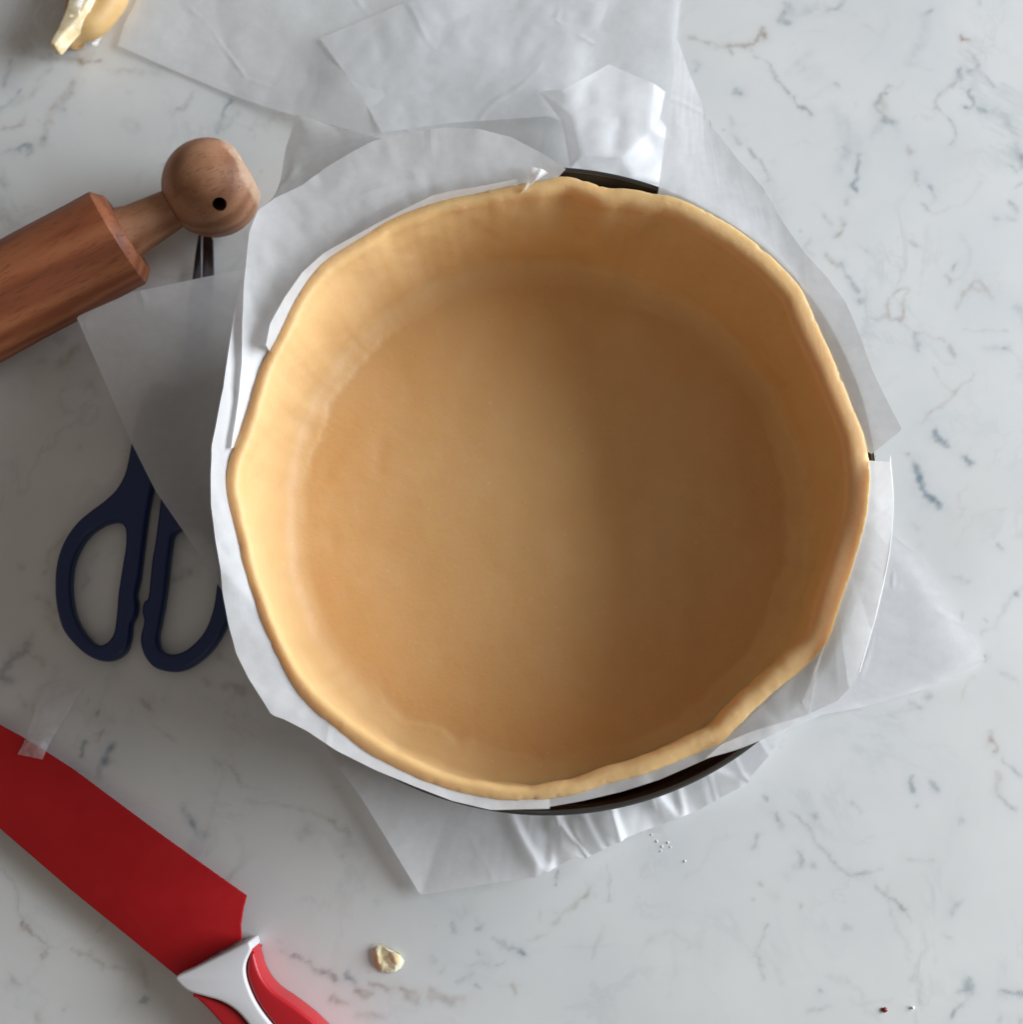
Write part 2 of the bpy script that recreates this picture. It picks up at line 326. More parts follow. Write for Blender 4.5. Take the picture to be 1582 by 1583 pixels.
veins(1132, 1133, S, [
 ('g',4,.55,(175,345),(185,370)), ('g',4,.5,(235,440),(245,480)), ('n',7,.3,(250,480),(258,495)), ('g',4,.5,(140,550),(125,600),(105,640)), ('g',3.5,.4,(330,430),(420,520),(460,580),(520,660),(580,730),(650,775),(720,760),(810,750)),
 ('g',4,.65,(790,840),(850,880),(930,950)), ('g',3,.35,(930,950),(965,1030)), ('b',5,.7,(370,660),(370,725)), ('b',6,.45,(435,725),(445,725)), ('g',6,.4,(150,820),(160,830)), ('n',10,.15,(230,890),(240,900)),
 ('g',4,.45,(375,940),(380,955)), ('g',4,.4,(188,1050),(192,1060)), ('b',6,.5,(615,1055),(635,1055)), ('n',4,.4,(665,370),(705,425)), ('b',8,.35,(450,445),(452,460)), ('b',5,.45,(985,230),(975,270),(992,305)), ('b',5,.7,(988,295),(996,303)),
 ('b',5,.6,(1090,270),(1110,310)), ('b',4,.45,(1003,398),(1008,402)), ('b',5,.35,(1235,480),(1255,465)), ('n',6,.5,(1405,0),(1400,50)), ('n',4,.5,(1400,50),(1440,80),(1440,110)), ('b',4,.5,(1480,150),(1520,190),(1580,245)),
 ('n',6,.35,(1450,220),(1445,320)), ('g',4,.6,(1450,325),(1510,400),(1540,415)), ('n',3,.25,(950,690),(1080,690)), ('b',9,.35,(1190,970),(1220,920)), ('b',4,.45,(1165,1122),(1178,1122)),
 ('b',8,.65,(1275,1340),(1290,1400)), ('b',4,.4,(1230,1420),(1310,1380)), ('b',5,.5,(1450,1400),(1580,1420)), ('b',5,.6,(1195,1535),(1220,1520)), ('g',3,.3,(1220,1520),(1290,1440)), ('b',4,.35,(420,1520),(450,1500),(520,1490)),
 ('g',4,.45,(612,1345),(618,1350)), ('b',4,.55,(470,1402),(478,1408)), ('g',3,.5,(135,1220),(165,1330)), ('g',3,.3,(190,1060),(140,1150),(125,1200)), ('b',5,.7,(1560,1562),(1575,1555)), ('b',4,.5,(1455,1550),(1470,1560)), ('n',4,.2,(1030,1400),(1000,1560)), ('g',3,.2,(640,1430),(690,1465),(870,1445))])
E_ = 500/1582
veins(500, 1050, E_, [
 ('n',5,.5,(1310,1010),(1270,1070)), ('n',5,.4,(1270,1070),(1180,1140),(1130,1195)), ('g',2.5,.7,(1145,935),(1135,1000)), ('g',4,.5,(635,1180),(637,1230)), ('g',4,.7,(750,1218),(775,1215)), ('g',4,.2,(680,1110),(780,1200)),
 ('b',4,.45,(830,1275),(900,1310),(970,1345)), ('b',5,.7,(965,1340),(978,1345)), ('b',4,.45,(765,1320),(775,1340)), ('b',5,.35,(720,1400),(760,1390),(800,1390)), ('b',4,.35,(840,1400),(890,1380)), ('b',4,.4,(660,1470),(720,1445)), ('b',4,.9,(745,1490),(760,1515)),
 ('g',2.5,.3,(1390,910),(1400,1090)), ('n',4,.2,(1360,1210),(1320,1360)), ('n',6,.4,(920,1490),(940,1530)), ('n',3,.22,(1000,1280),(1100,1230)), ('n',10,.45,(520,1540),(580,1560),(680,1560)), ('n',7,.5,(380,1520),(430,1560)), ('n',5,.5,(150,1520),(210,1545)),
 ('n',5,.5,(240,1490),(320,1515)), ('n',6,.5,(0,1420),(50,1460)), ('b',5,.5,(110,1440),(150,1475)), ('n',6,.45,(50,1560),(90,1580)), ('g',3,.5,(575,1420),(583,1420)), ('b',7,.3,(530,1370),(532,1390)), ('b',7,.2,(250,1095),(260,1100)), ('n',5,.4,(20,680),(80,720),(130,760)), ('n',16,.18,(100,800),(160,830)), ('n',3,.2,(1050,1130),(1060,1180))])
F_ = 650/1582
veins(0, 1100, F_, [
 ('n',4,.75,(80,790),(110,830)), ('n',3,.4,(110,830),(185,890),(155,920)), ('g',3,.3,(0,590),(60,670),(80,790)), ('n',4,.6,(275,900),(340,920)), ('n',4,.45,(340,920),(400,960),(470,975)), ('n',8,.4,(540,950),(550,1030)), ('b',4,.7,(540,1085),(560,1100)),
 ('n',5,.35,(40,1000),(70,1030)), ('n',4,.3,(1060,900),(1110,920)), ('g',4,.6,(1100,925),(1140,935),(1170,932)), ('g',4,.55,(1170,940),(1190,975),(1240,980),(1260,1005)), ('b',4,.6,(1300,990),(1330,1005)), ('n',4,.5,(1340,1045),(1400,1060)), ('n',5,.5,(1410,1020),(1450,1040)),
 ('n',5,.5,(1510,1050),(1565,1060),(1565,1090)), ('n',5,.45,(1250,1080),(1310,1100)), ('n',6,.3,(1350,1140),(1440,1150)), ('b',5,.75,(325,120),(310,165)), ('b',9,.75,(415,130),(395,185)), ('b',8,.4,(395,190),(370,240)), ('g',4,.5,(360,110),(380,80)), ('b',7,.55,(690,360),(720,420)),
 ('b',11,.45,(720,420),(765,465)), ('n',4,.6,(1240,410),(1310,450)), ('n',4,.35,(800,180),(850,200),(900,260)), ('n',12,.4,(1130,460),(1160,440)), ('g',5,.5,(370,0),(378,8)), ('g',2,.9,(244,1115),(248,1118)), ('n',4,.3,(1240,410),(1180,380),(950,330)), ('b',10,.25,(280,210),(330,240)), ('n',6,.4,(130,1140),(150,1176))])
veins(0, 0, S, [
 ('b',7,.5,(70,340),(30,430),(35,470)), ('n',9,.3,(270,380),(225,430),(200,490),(90,560)), ('n',9,.4,(400,440),(380,500),(300,580),(260,680),(240,740)), ('b',8,.6,(240,760),(235,780)), ('g',5,.5,(335,595),(350,598)), ('b',6,.4,(0,600),(60,550),(100,500)),
 ('n',6,.45,(140,630),(110,680),(20,700)), ('b',7,.75,(110,810),(160,790),(155,830)), ('b',6,.25,(0,830),(120,810)), ('g',16,.25,(690,680),(730,700)), ('g',6,.55,(1040,520),(1000,590),(960,600)), ('b',6,.75,(1250,550),(1205,630),(1180,720)),
 ('g',8,.35,(1280,610),(1220,700)), ('g',6,.2,(1010,680),(1040,730)), ('n',6,.7,(430,330),(540,345)), ('n',14,.4,(60,240),(230,300),(430,330)), ('n',10,.35,(0,1150),(80,1230)), ('g',9,.4,(0,960),(20,1010)), ('n',10,.25,(600,380),(860,400)), ('b',9,.3,(820,360),(850,380)), ('n',3,.3,(1020,840),(880,900))])
veins(0, 350, S, [('g',12,.4,(310,610),(330,620)), ('n',12,.45,(340,740),(410,670)), ('g',7,.3,(210,740),(240,735)), ('g',5,.35,(430,1190),(432,1205)), ('n',12,.25,(480,850),(500,860))])
veins(0, 700, S, [('g',6,.6,(105,615),(125,622)), ('n',10,.4,(205,780),(250,810),(285,860)), ('n',8,.3,(250,640),(270,560),(340,470)), ('n',10,.3,(300,950),(260,900)), ('b',10,.65,(0,1200),(60,1130),(140,1060)), ('g',5,.4,(140,1050),(180,990)), ('b',8,.5,(20,1220),(60,1240)),
 ('n',5,.35,(130,1060),(240,1160)), ('g',5,.5,(478,1345),(480,1362)), ('g',5,.65,(545,1400),(538,1418)), ('n',6,.5,(760,1340),(830,1400)), ('n',5,.35,(1100,1230),(1130,1260)), ('n',10,.45,(1230,1270),(1320,1290)), ('g',4,.35,(520,1530),(560,1510)), ('n',5,.4,(110,1330),(135,1380)), ('n',4,.4,(170,1380),(180,1410)),
 ('g',8,.7,(1020,640),(960,690)), ('b',5,.4,(440,740),(480,680)), ('n',5,.35,(1180,1090),(1270,1140)), ('g',7,.3,(600,1450),(630,1470)), ('n',3,.3,(840,1480),(960,1570)), ('b',12,.2,(520,560),(460,640)), ('b',6,.4,(440,960),(500,1010))])
veins(780, 0, S, [('n',5,.5,(1010,200),(1080,225),(1150,245),(1300,250),(1340,235),(1410,195)), ('b',5,.45,(1500,95),(1550,130)), ('b',5,.7,(1530,15),(1540,18)), ('b',6,.5,(1040,345),(1055,380)), ('g',4,.5,(1225,250),(1240,300)), ('g',3,.4,(1430,380),(1500,450),(1540,520)),
 ('b',6,.3,(1240,640),(1250,680)), ('n',28,.7,(470,60),(490,190)), ('g',22,.5,(300,160),(420,220)), ('b',7,.6,(210,320),(150,370)), ('n',6,.4,(1250,740),(1275,780)), ('g',20,.35,(150,560),(120,680))])
veins(400, 0, S, [('g',28,.55,(330,430),(400,410)), ('g',22,.4,(170,560),(230,540)), ('n',22,.35,(790,280),(790,460)), ('b',6,.6,(1480,365),(1490,365)), ('n',14,.45,(1060,640),(1090,600)), ('n',12,.35,(1300,600),(1260,650))])

def build_counter():
    n = 760; x0, x1 = -27.0, 27.0; y0, y1 = -24.5, 29.5
    gx = np.linspace(x0, x1, n); gy = np.linspace(y0, y1, n); X, Y = np.meshgrid(gx, gy)
    A = np.zeros((n, n, 4)); A[..., 3] = 1
    WX = X + .10*fbm(X*2.6, Y*2.6, 3, 3) + .03*vn(X*13, Y*13, 8); WY = Y + .10*fbm(X*2.6, Y*2.6, 23, 3) + .03*vn(X*13, Y*13, 28)
    mod = .45 + .62*np.clip(.5+.7*fbm(X*3.2, Y*3.2, 41, 2), 0, 1.2)
    cmpx = (x1-x0)/(n-1)
    def draw(ch, wd, st, pts):
        wc = wd*.0265*.74
        bx = [min(p[0] for p in pts)-5*wc-.4, max(p[0] for p in pts)+5*wc+.4]; by = [min(p[1] for p in pts)-5*wc-.4, max(p[1] for p in pts)+5*wc+.4]
        i0, i1 = np.searchsorted(gx, bx); j0, j1 = np.searchsorted(gy, by)
        if i1 <= i0 or j1 <= j0: return
        sx = WX[j0:j1, i0:i1]; sy = WY[j0:j1, i0:i1]; D = np.full(sx.shape, 1e9)
        for (a, b) in zip(pts[:-1], pts[1:]):
            dx, dy = b[0]-a[0], b[1]-a[1]; L = dx*dx+dy*dy+1e-9
            t = np.clip(((sx-a[0])*dx+(sy-a[1])*dy)/L, 0, 1)
            D = np.minimum(D, np.hypot(sx-a[0]-t*dx, sy-a[1]-t*dy))
        m = mod[j0:j1, i0:i1]
        v = st*m*(.85*np.exp(-(D/wc)**2) + .16*np.exp(-(D/(wc*3.2))**2))
        A[j0:j1, i0:i1, ch] = 1-(1-A[j0:j1, i0:i1, ch])*(1-np.clip(v, 0, .95))
    CH = {'b': 0, 'n': 1, 'g': 2}
    for k, wd, st, pts in VE:
        draw(CH[k], wd, st*1.0, [P(a, b, 0)[:2] for a, b in (spline(pts, 4) if len(pts) > 2 else pts)])
    rnd = random.Random(5)                                 # small random veins everywhere, also outside the photo
    for _ in range(300):
        x, y = rnd.uniform(x0, x1), rnd.uniform(y0, y1); a = rnd.uniform(0, 6.28); L = rnd.choice([.1, .2, .4, 1.0, 2.2]); pts = [(x, y)]
        for q in range(4):
            a += rnd.uniform(-.7, .7); x += math.cos(a)*L/3; y += math.sin(a)*L/3; pts.append((x, y))
        draw(rnd.choice([0, 0, 1, 2]), rnd.uniform(2.5, 6), rnd.uniform(.05, .18), pts)
    V = np.stack([X, Y, np.zeros_like(X)], -1).reshape(-1, 3)
    idx = np.arange(n*n).reshape(n, n)
    F = np.stack([idx[:-1, :-1], idx[:-1, 1:], idx[1:, 1:], idx[1:, :-1]], -1).reshape(-1, 4)
    # coarse outer ring of the slab and its thickness
    B = 160.0
    ov = np.array([[-B, -60, 0], [B, -60, 0], [B, 70, 0], [-B, 70, 0], [-B, -60, -3], [B, -60, -3], [B, 70, -3], [-B, 70, -3]], float)
    k = n*n; c = [idx[0, 0], idx[0, -1], idx[-1, -1], idx[-1, 0]]
    V = np.vstack([V, ov])
    ex = []
    edges = [idx[0, :], idx[:, -1], idx[-1, ::-1], idx[::-1, 0]]
    for e, (a, b) in zip(edges, ((0, 1), (1, 2), (2, 3), (3, 0))):
        ex.append([k+a, k+b] + [int(i) for i in e[::-1]])
    ex += [[k+4, k+5, k+1, k], [k+5, k+6, k+2, k+1], [k+6, k+7, k+3, k+2], [k+7, k+4, k, k+3], [k+7, k+6, k+5, k+4]]
    me = bpy.data.meshes.new('countertop'); nf = len(F)
    me.vertices.add(len(V)); me.vertices.foreach_set('co', (V*CM).ravel())
    loops = np.concatenate([F.ravel()] + [np.array(e) for e in ex]); sizes = np.concatenate([np.full(nf, 4), [len(e) for e in ex]])
    me.loops.add(len(loops)); me.loops.foreach_set('vertex_index', loops.astype(np.int32))
    me.polygons.add(len(sizes)); me.polygons.foreach_set('loop_start', np.r_[0, np.cumsum(sizes)[:-1]].astype(np.int32))
    me.update(calc_edges=True)
    ca = me.color_attributes.new('vein', 'FLOAT_COLOR', 'POINT')
    full = np.zeros((len(V), 4), np.float32); full[:, 3] = 1; full[:n*n] = A.reshape(-1, 4); ca.data.foreach_set('color', full.ravel())
    me.materials.append(m_stone)
    o = bpy.data.objects.new('countertop', me); COL.objects.link(o)
    tag(o, 'polished white marble countertop with blue grey and brown veins', kind='structure')
build_counter()

# ------------------------------------------------------------------ round baking tin
TZ, TR, TC = 6.45, 12.42, (-.14, .75)
def tin_r(th, R):                                          # distance from the origin to a circle of radius R round the tin's axis
    c, s_ = np.cos(th), np.sin(th); b = c*TC[0]+s_*TC[1]
    return b+np.sqrt(b*b-(TC[0]**2+TC[1]**2)+R*R)                                        # rim height, outer radius
def lathe(prof, n=256):
    V = []; F = []; m = len(prof)
    for i in range(n):
        a = 2*math.pi*i/n
        for r, z in prof: V.append((TC[0]+r*math.cos(a), TC[1]+r*math.sin(a), z))
    for i in range(n):
        for j in range(m-1): F.append((i*m+j, ((i+1) % n)*m+j, ((i+1) % n)*m+j+1, i*m+j+1))
    return V, F
tin = thing('baking_tin', (*TC, 0))
tag(tin, 'round dark nonstick springform tin under parchment and raw pastry', 'baking tin')
mk('tin_wall', *lathe([(TR-.12, .25), (TR-.12, TZ-.12), (TR-.03, TZ-.12), (TR-.03, .25), (TR+.1, .1), (TR-.1, .1), (TR-.12, .25)]), m_tin, tin)
m_rim = m_tin.copy(); m_rim.name = 'rolled_steel_edge'; b_ = m_rim.node_tree.nodes['Principled BSDF']; b_.inputs['Base Color'].default_value = (.10, .10, .095, 1); b_.inputs['Metallic'].default_value = .7
for l in list(b_.inputs['Roughness'].links): m_rim.node_tree.links.remove(l)
b_.inputs['Roughness'].default_value = .22
mk('rolled_rim', *lathe([(TR-.07+.10*math.cos(t), TZ-.09+.09*math.sin(t)) for t in np.linspace(0, 2*math.pi, 13)]), m_rim, tin)
mk('tin_base', *lathe([(0.001, .32), (TR-.22, .32), (TR-.15, .4), (TR-.15, .22), (TR-.3, .12), (0.001, .12)]), m_tin, tin)

# ------------------------------------------------------------------ raw pastry case
DO = [(832,282),(872,274),(906,281),(938,291),(972,293),(1005,299),(1050,309),(1110,338),(1160,368),(1206,405),(1238,444),(1264,500),(1290,560),(1315,620),(1335,670),(1343,705),(1346,730),(1344,765),(1338,810),(1320,870),
      (1300,930),(1280,990),(1255,1022),(1210,1060),(1170,1097),(1120,1145),(1095,1157),(1000,1195),(940,1212),(890,1228),(830,1237),(770,1236),(700,1222),(640,1200),(570,1165),(505,1115),(460,1070),(422,1000),(397,940),(377,880),(366,830),
      (354,785),(350,742),(359,700),(381,640),(402,570),(428,522),(458,460),(495,410),(550,372),(610,336),(680,311),(750,296),(800,286)]
EZ = 6.6                                                  # height of the outer top edge of the dough
dpts = np.array([P(a, b, EZ)[:2] for a, b in spline(DO, 6, True)])
dang = np.arctan2(dpts[:, 1], dpts[:, 0]); drad = np.hypot(dpts[:, 0], dpts[:, 1]); o_ = np.argsort(dang); dang, drad = dang[o_], drad[o_]
def edge_r(a):
    a = (np.asarray(a)+math.pi) % (2*math.pi)-math.pi
    return np.interp(a, np.r_[dang-2*math.pi, dang, dang+2*math.pi], np.r_[drad, drad, drad])
def ang_of(px, py, z=EZ):
    x, y, _ = P(px, py, z); return math.atan2(y, x)
def build_case():
    n = 720; V = []; th = np.linspace(0, 2*math.pi, n, endpoint=False); cx, sx = np.cos(th), np.sin(th)
    Re = np.minimum(edge_r(th), tin_r(th, TR-.16))
    Re0 = np.minimum(Re, tin_r(th, TR-.35))
    k1 = lambda f, s: fbm(cx*f+9, sx*f+9, s, 3)
    thick = .56 + .24*np.clip(cx*1.2+.1, 0, 1) + .14*np.clip(np.sin(th+.5), 0, 1)*np.clip(cx+.3, 0, 1) + .07*k1(4, 1) + .03*k1(14, 2)
    top = EZ+.18 + .05*k1(3, 5) + .015*k1(12, 6)
    top += .12*np.exp(-((np.abs((th-ang_of(352, 740) % 6.283+3.14159) % 6.28318-3.14159))/.12)**2)
    Rb = 11.15 + .12*k1(3, 11) + .08*k1(9, 12)             # wall foot radius
    ZF = 1.05
    prof = []                                             # list of (r array, z array)
    # floor rings
    for f in np.linspace(0, 1, 46)[1:]:
        r = f*(Rb-1.15); prof.append((r, np.full(n, ZF)))
    # small seam where wall strip overlaps the floor piece
    for t in np.linspace(0, 1, 18)[1:]:
        a = t*math.pi/2; r = Rb-1.15+1.15*np.sin(a)-.02; z = ZF+1.1*(1-np.cos(a)); prof.append((r, z*np.ones(n)))
    inn = Re-thick; zb = ZF+1.1
    for t in np.linspace(0, 1, 26)[1:]:
        r = (Rb-.02)*(1-t)+inn*t + .10*np.sin(t*math.pi)*k1(4, 31); r = r-.0*t; z = zb*(1-t)+(top-.55)*t; prof.append((r, z))
    for t in np.linspace(0, 1, 21)[1:]:                   # rounded lip
        a = math.pi*(1-t); rr = (Re+inn)/2+(Re-inn)/2*np.cos(a); z = (top-.55+.55*math.sin(a)**.6) if a > math.pi/2 else (top-.25+.25*max(math.sin(a), 0)**.5); prof.append((rr, z*np.ones(n)))
    for t in (.1, .3, .6, 1.0): prof.append((Re*(1-t)+Re0*t-.02*t, (top-.25)*(1-t)+.55*t))
    G = np.array([[r*cx, r*sx, z*np.ones(n)] for r, z in prof])        # k,3,n
    K = len(prof); X, Y, Z = G[:, 0], G[:, 1], G[:, 2]; R = np.hypot(X, Y)+1e-6
    Y += .42*(1-np.clip((Z-ZF)/4.5, 0, 1)**1.2)
    # hand pressed unevenness: floor swirls and dimples, wall dents
    fl = np.clip((10.6-R)/1.5, 0, 1)*(Z < 1.2)
    Z += fl*(.035*fbm(X*.45, Y*.45, 50, 3) + .012*fbm(X*1.6, Y*1.6, 53, 2))
    def dimple(px, py, rx, ry, rotd, d):
        x, y, _ = P(px, py, ZF); c, s = math.cos(math.radians(rotd)), math.sin(math.radians(rotd)); u = (X-x)*c+(Y-y)*s; v = -(X-x)*s+(Y-y)*c
        return d*np.exp(-(u/rx)**2-(v/ry)**2)
    for a in ((588, 705, .22, .9, -5, -.07), (505, 725, .25, .6, -10, -.07), (640, 655, .7, .5, 20, .04), (800, 870, 1.1, .8, 20, -.05), (845, 850, .5, 1.2, 10, .035), (700, 560, 1.4, .8, 30, .03), (1040, 925, .3, .6, 20, -.035), (515, 840, .3, .9, 8, -.06), (1150, 760, .5, 1.2, 5, .04), (1085, 780, .35, .8, 10, -.03)):
        Z += fl*dimple(*a)
    seam_r = Rb-.95+.25*k1(5, 77)+.12*k1(16, 78)
    step = 1/(1+np.exp(-(R-seam_r)/.045))*(Z < 2.2)*np.clip((Rb+.1-R)/.6, 0, 1)
    vis = np.clip(.55+.9*k1(2, 80), .15, 1)
    Z += .10*step*vis
    wl = (Z > 1.6)*(Z < 6.2); A = np.arctan2(Y, X)
    dr = wl*(.028*fbm(np.cos(A)*11, np.sin(A)*11+Z*.9, 60, 3))
    X += X/R*dr; Y += Y/R*dr
    lip = np.exp(-((Z-6.5)/.35)**2)
    e = (.010*fbm(np.cos(A)*7, np.sin(A)*7, 70, 2)+.014*np.abs(fbm(np.cos(A)*38, np.sin(A)*38+R*1.5, 71, 3)))*lip
    X += X/R*e*.8; Y += Y/R*e*.8; Z += e
    # ragged cut outer edge: small nicks and crumbs
    oe = np.exp(-((R-Re[None, :]+.05)/.10)**2)*(Z > 6.0); nk = np.clip(fbm(np.cos(A)*55, np.sin(A)*55, 91, 3)-.35, 0, 1)
    Z -= .05*oe*nk; q = .02*oe*nk; X -= X/R*q*2; Y -= Y/R*q*2
    Z += oe*.008*vn(np.cos(A)*150, np.sin(A)*150+R*9, 92)
    V = np.stack([X, Y, Z], -1).reshape(-1, 3).tolist(); V.append([0, .42, float(Z[0].mean())]); ci = len(V)-1
    F = [(ci, i, (i+1) % n) for i in range(n)]
    for k in range(K-1):
        for i in range(n): j = (i+1) % n; F.append((k*n+i, (k+1)*n+i, (k+1)*n+j, k*n+j))
    o = mk('pastry_case', V, F, m_dough, None, (0, 0, .4))
    tag(o, 'raw yellow shortcrust pastry pressed into a deep open shell inside the round tin', 'pastry')
build_case()

# ------------------------------------------------------------------ parchment
def inner_curve(a0, a1, off, z, n=60):                    # along the dough edge between two photo points (clockwise in the photo)
    A0, A1 = ang_of(*a0), ang_of(*a1)
    while A1 > A0: A1 -= 2*math.pi
    t = np.linspace(A0, A1, n); r = edge_r(t)+off; r = np.minimum(r, tin_r(t, TR-.14+max(off, 0)))
    return [(r[i]*math.cos(t[i]), r[i]*math.sin(t[i]), z) for i in range(n)]
def pz(pts): return [P(a, b, z) for a, b, z in pts]
GR = 'parchment strips standing round the pastry'
def strip(name, label, a0, a1, outer, amp=.04, seed=0, m=m_paper, sm=False, extra=None, zt=6.66, off=(-.15, -.06), nu=160, freq=.7, mids=None):
    cs = [inner_curve(a0, a1, off[0]-.05, zt-1.2), inner_curve(a0, a1, off[1], zt)]
    if mids: cs += [pz(c) for c in mids]
    cs.append(pz(outer))
    G = loft(cs, nu, 26 if not mids else 40, amp, freq, seed, smooth=sm)
    if extra: G = join(G, *extra)
    o = mk(name, *G, m); return tag(o, label, 'parchment paper', GR)
# lower left, narrow band below the taller corner piece
strip('parchment_strip', 'narrow parchment band along the lower left edge of the pastry, above the scissors',
      (850, 1236), (402, 560), [(850,1250,7.0),(800,1251,7.0),(760,1252,7.0),(700,1238,7.0),(640,1215,7.1),(580,1190,7.1),(520,1160,7.1),(475,1130,7.1),(440,1112,7.1),(420,1105,7.2),(408,1085,7.2),(385,1050,7.2),(365,1010,7.2),(352,960,7.2),(344,915,7.2),(341,880,7.3),(333,835,7.3),(326,780,7.4),(327,690,7.5),(345,600,7.4),(358,510,7.2),(372,430,7.1)], .05, 3)
# big upper left piece
strip('parchment_strip', 'tall parchment piece with pointed corner at upper left of the tin, beside the knob',
      (358, 690), (862, 277), [(357,694,7.0),(362,660,7.05),(368,620,7.1),(374,560,7.2),(375,500,7.3),(377,440,7.4),(385,360,7.5),(400,325,7.4),(425,306,7.3),(470,285,7.2),(500,262,7.3),(540,237,7.5),(580,217,7.6),(630,205,7.7),(690,197,7.8),(740,200,7.8),(790,212,7.6),(835,235,7.3),(875,262,6.98)], .05, 11,
      extra=[loft([pz([(400,326,7.3),(425,308,7.15),(470,287,7.05),(500,264,7.1),(540,239,7.3),(588,217,7.4)]), pz([(422,310,7.1),(430,290,6.8),(455,260,6.6),(490,235,6.4),(540,222,6.6),(588,215,7.0)]), pz([(430,305,7.0),(433,280,6.2),(443,225,5.4),(460,176,4.8),(515,196,5.5),(588,213,6.7)])], 60, 16, .04, .8, 4, smooth=False)])
# inner folded strip, upper left
strip('parchment_strip', 'thin folded parchment strip standing between the pastry edge and the tall upper left piece',
      (418, 545), (800, 286), [(411,533,7.45),(418,500,7.5),(440,460,7.5),(468,420,7.5),(500,392,7.5),(560,358,7.5),(620,326,7.5),(670,302,7.5),(700,295,7.45),(760,285,7.3),(800,277,7.1)], .03, 21, nu=100)
# torn tab at the top
o = mk('parchment_tab', *loft([pz([(806,300,6.75),(815,285,6.9),(822,258,7.5)]), pz([(822,285,7.1),(830,275,7.3),(838,262,7.3)]), pz([(836,276,6.9),(842,272,7.0),(848,268,7.1)])], 20, 20, .06, 2, 5), m_paper)
tag(o, 'small torn white parchment tab folded over the top edge of the pastry', 'parchment paper')
# right upper strip
strip('parchment_strip', 'wide parchment piece at the upper right of the tin with square corner',
      (1018, 300), (1342, 698), [(1048,62,4.8),(1065,110,5.1),(1085,160,5.4),(1103,198,5.7),(1140,245,6.1),(1180,290,6.4),(1212,345,6.6),(1242,388,6.75),(1280,430,6.85),(1308,468,6.9),(1330,520,7.0),(1348,570,7.0),(1372,620,7.0),(1395,664,7.0),(1348,702,6.8)], .035, 31, m_veil, nu=200)
# right lower strip
strip('parchment_strip', 'upright parchment band on the right lower edge of the pastry with a bright curled edge',
      (1346, 712), (1278, 995), [(1376,714,7.3),(1379,740,7.4),(1381,770,7.5),(1380,800,7.5),(1376,850,7.5),(1368,890,7.5),(1358,935,7.5),(1348,975,7.5),(1338,1010,7.4),(1329,1038,7.3),(1312,1065,7.1),(1295,1083,7.0),(1250,1104,6.9),(1241,1085,6.9)], .04, 41,
      extra=[loft([pz([(1376,714,7.3),(1381,770,7.5),(1376,850,7.5),(1358,935,7.5),(1348,975,7.5),(1329,1038,7.3)]), pz([(1377,703,7.6),(1382,770,7.65),(1377,850,7.6),(1361,930,7.75),(1350,972,7.8),(1330,1040,7.4)])], 60, 5, .02, 1.5, 6)])
# bottom strip
strip('parchment_strip', 'parchment band along the lower right edge of the pastry above the dark tin rim',
      (1282, 985), (770, 1236), [(1275,1000,6.95),(1262,1040,6.95),(1250,1108,6.95),(1215,1124,6.9),(1150,1152,6.9),(1100,1170,6.85),(1020,1205,6.75),(960,1224,6.7),(900,1238,6.7),(850,1247,6.7),(800,1251,6.7),(765,1252,6.75)], .03, 51)
# double layer edge
o = mk('parchment_fold', *loft([pz([(1115,1151,7.0),(1160,1132,7.02),(1205,1118,7.05),(1252,1104,7.0)]), pz([(1090,1173,6.95),(1150,1155,7.0),(1215,1126,7.05),(1254,1107,7.0)])], 50, 6, .02, 1, 8), m_paper)
tag(o, 'thin double layer parchment sliver at the lower right of the pastry rim', 'parchment paper')

# large sheet lying on the counter at the top
o = mk('parchment_sheet', *loft([pz([(182,70,.25),(290,118,.12),(400,162,.25),(500,190,.55),(590,214,.8),(680,232,.6),(760,262,.3),(850,262,.3),(960,262,.3),(1070,262,.15)]),
                                 pz([(196,30,.22),(320,60,.15),(440,90,.25),(540,100,.5),(640,110,.35),(740,120,.2),(840,120,.2),(930,110,.15),(1000,100,.15),(1048,90,.12)]),
                                 pz([(212,-2,.2),(340,-5,.2),(460,0,.3),(560,0,.3),(650,0,.45),(740,0,.2),(840,0,.2),(930,0,.15),(1000,0,.15),(1052,-2,.12)]),
                                 pz([(260,-120,.3),(400,-120,.25),(500,-120,.3),(600,-120,.3),(700,-120,.3),(780,-120,.2),(840,-120,.2),(930,-120,.15),(1000,-120,.15),(1062,-120,.12)])], 200, 110, .05, .3, 61), m_wax)
tag(o, 'large thin parchment sheet lying flat on the marble behind the tin with sharp creases', 'parchment paper')
o = mk('parchment_sheet', *loft([pz([(590,205,.95),(560,150,.55),(520,95,.55),(495,60,.5)]), pz([(700,190,.9),(660,140,.5),(645,80,.65),(660,-10,.6)]), pz([(850,180,.5),(800,120,.45),(780,60,.5),(790,-20,.4)]), pz([(900,200,.4),(905,120,.4),(925,50,.5),(950,-20,.4)])], 60, 60, .05, .5, 67, smooth=False), m_wax)
tag(o, 'second creased layer of thin parchment on top of the big sheet behind the tin', 'parchment paper')

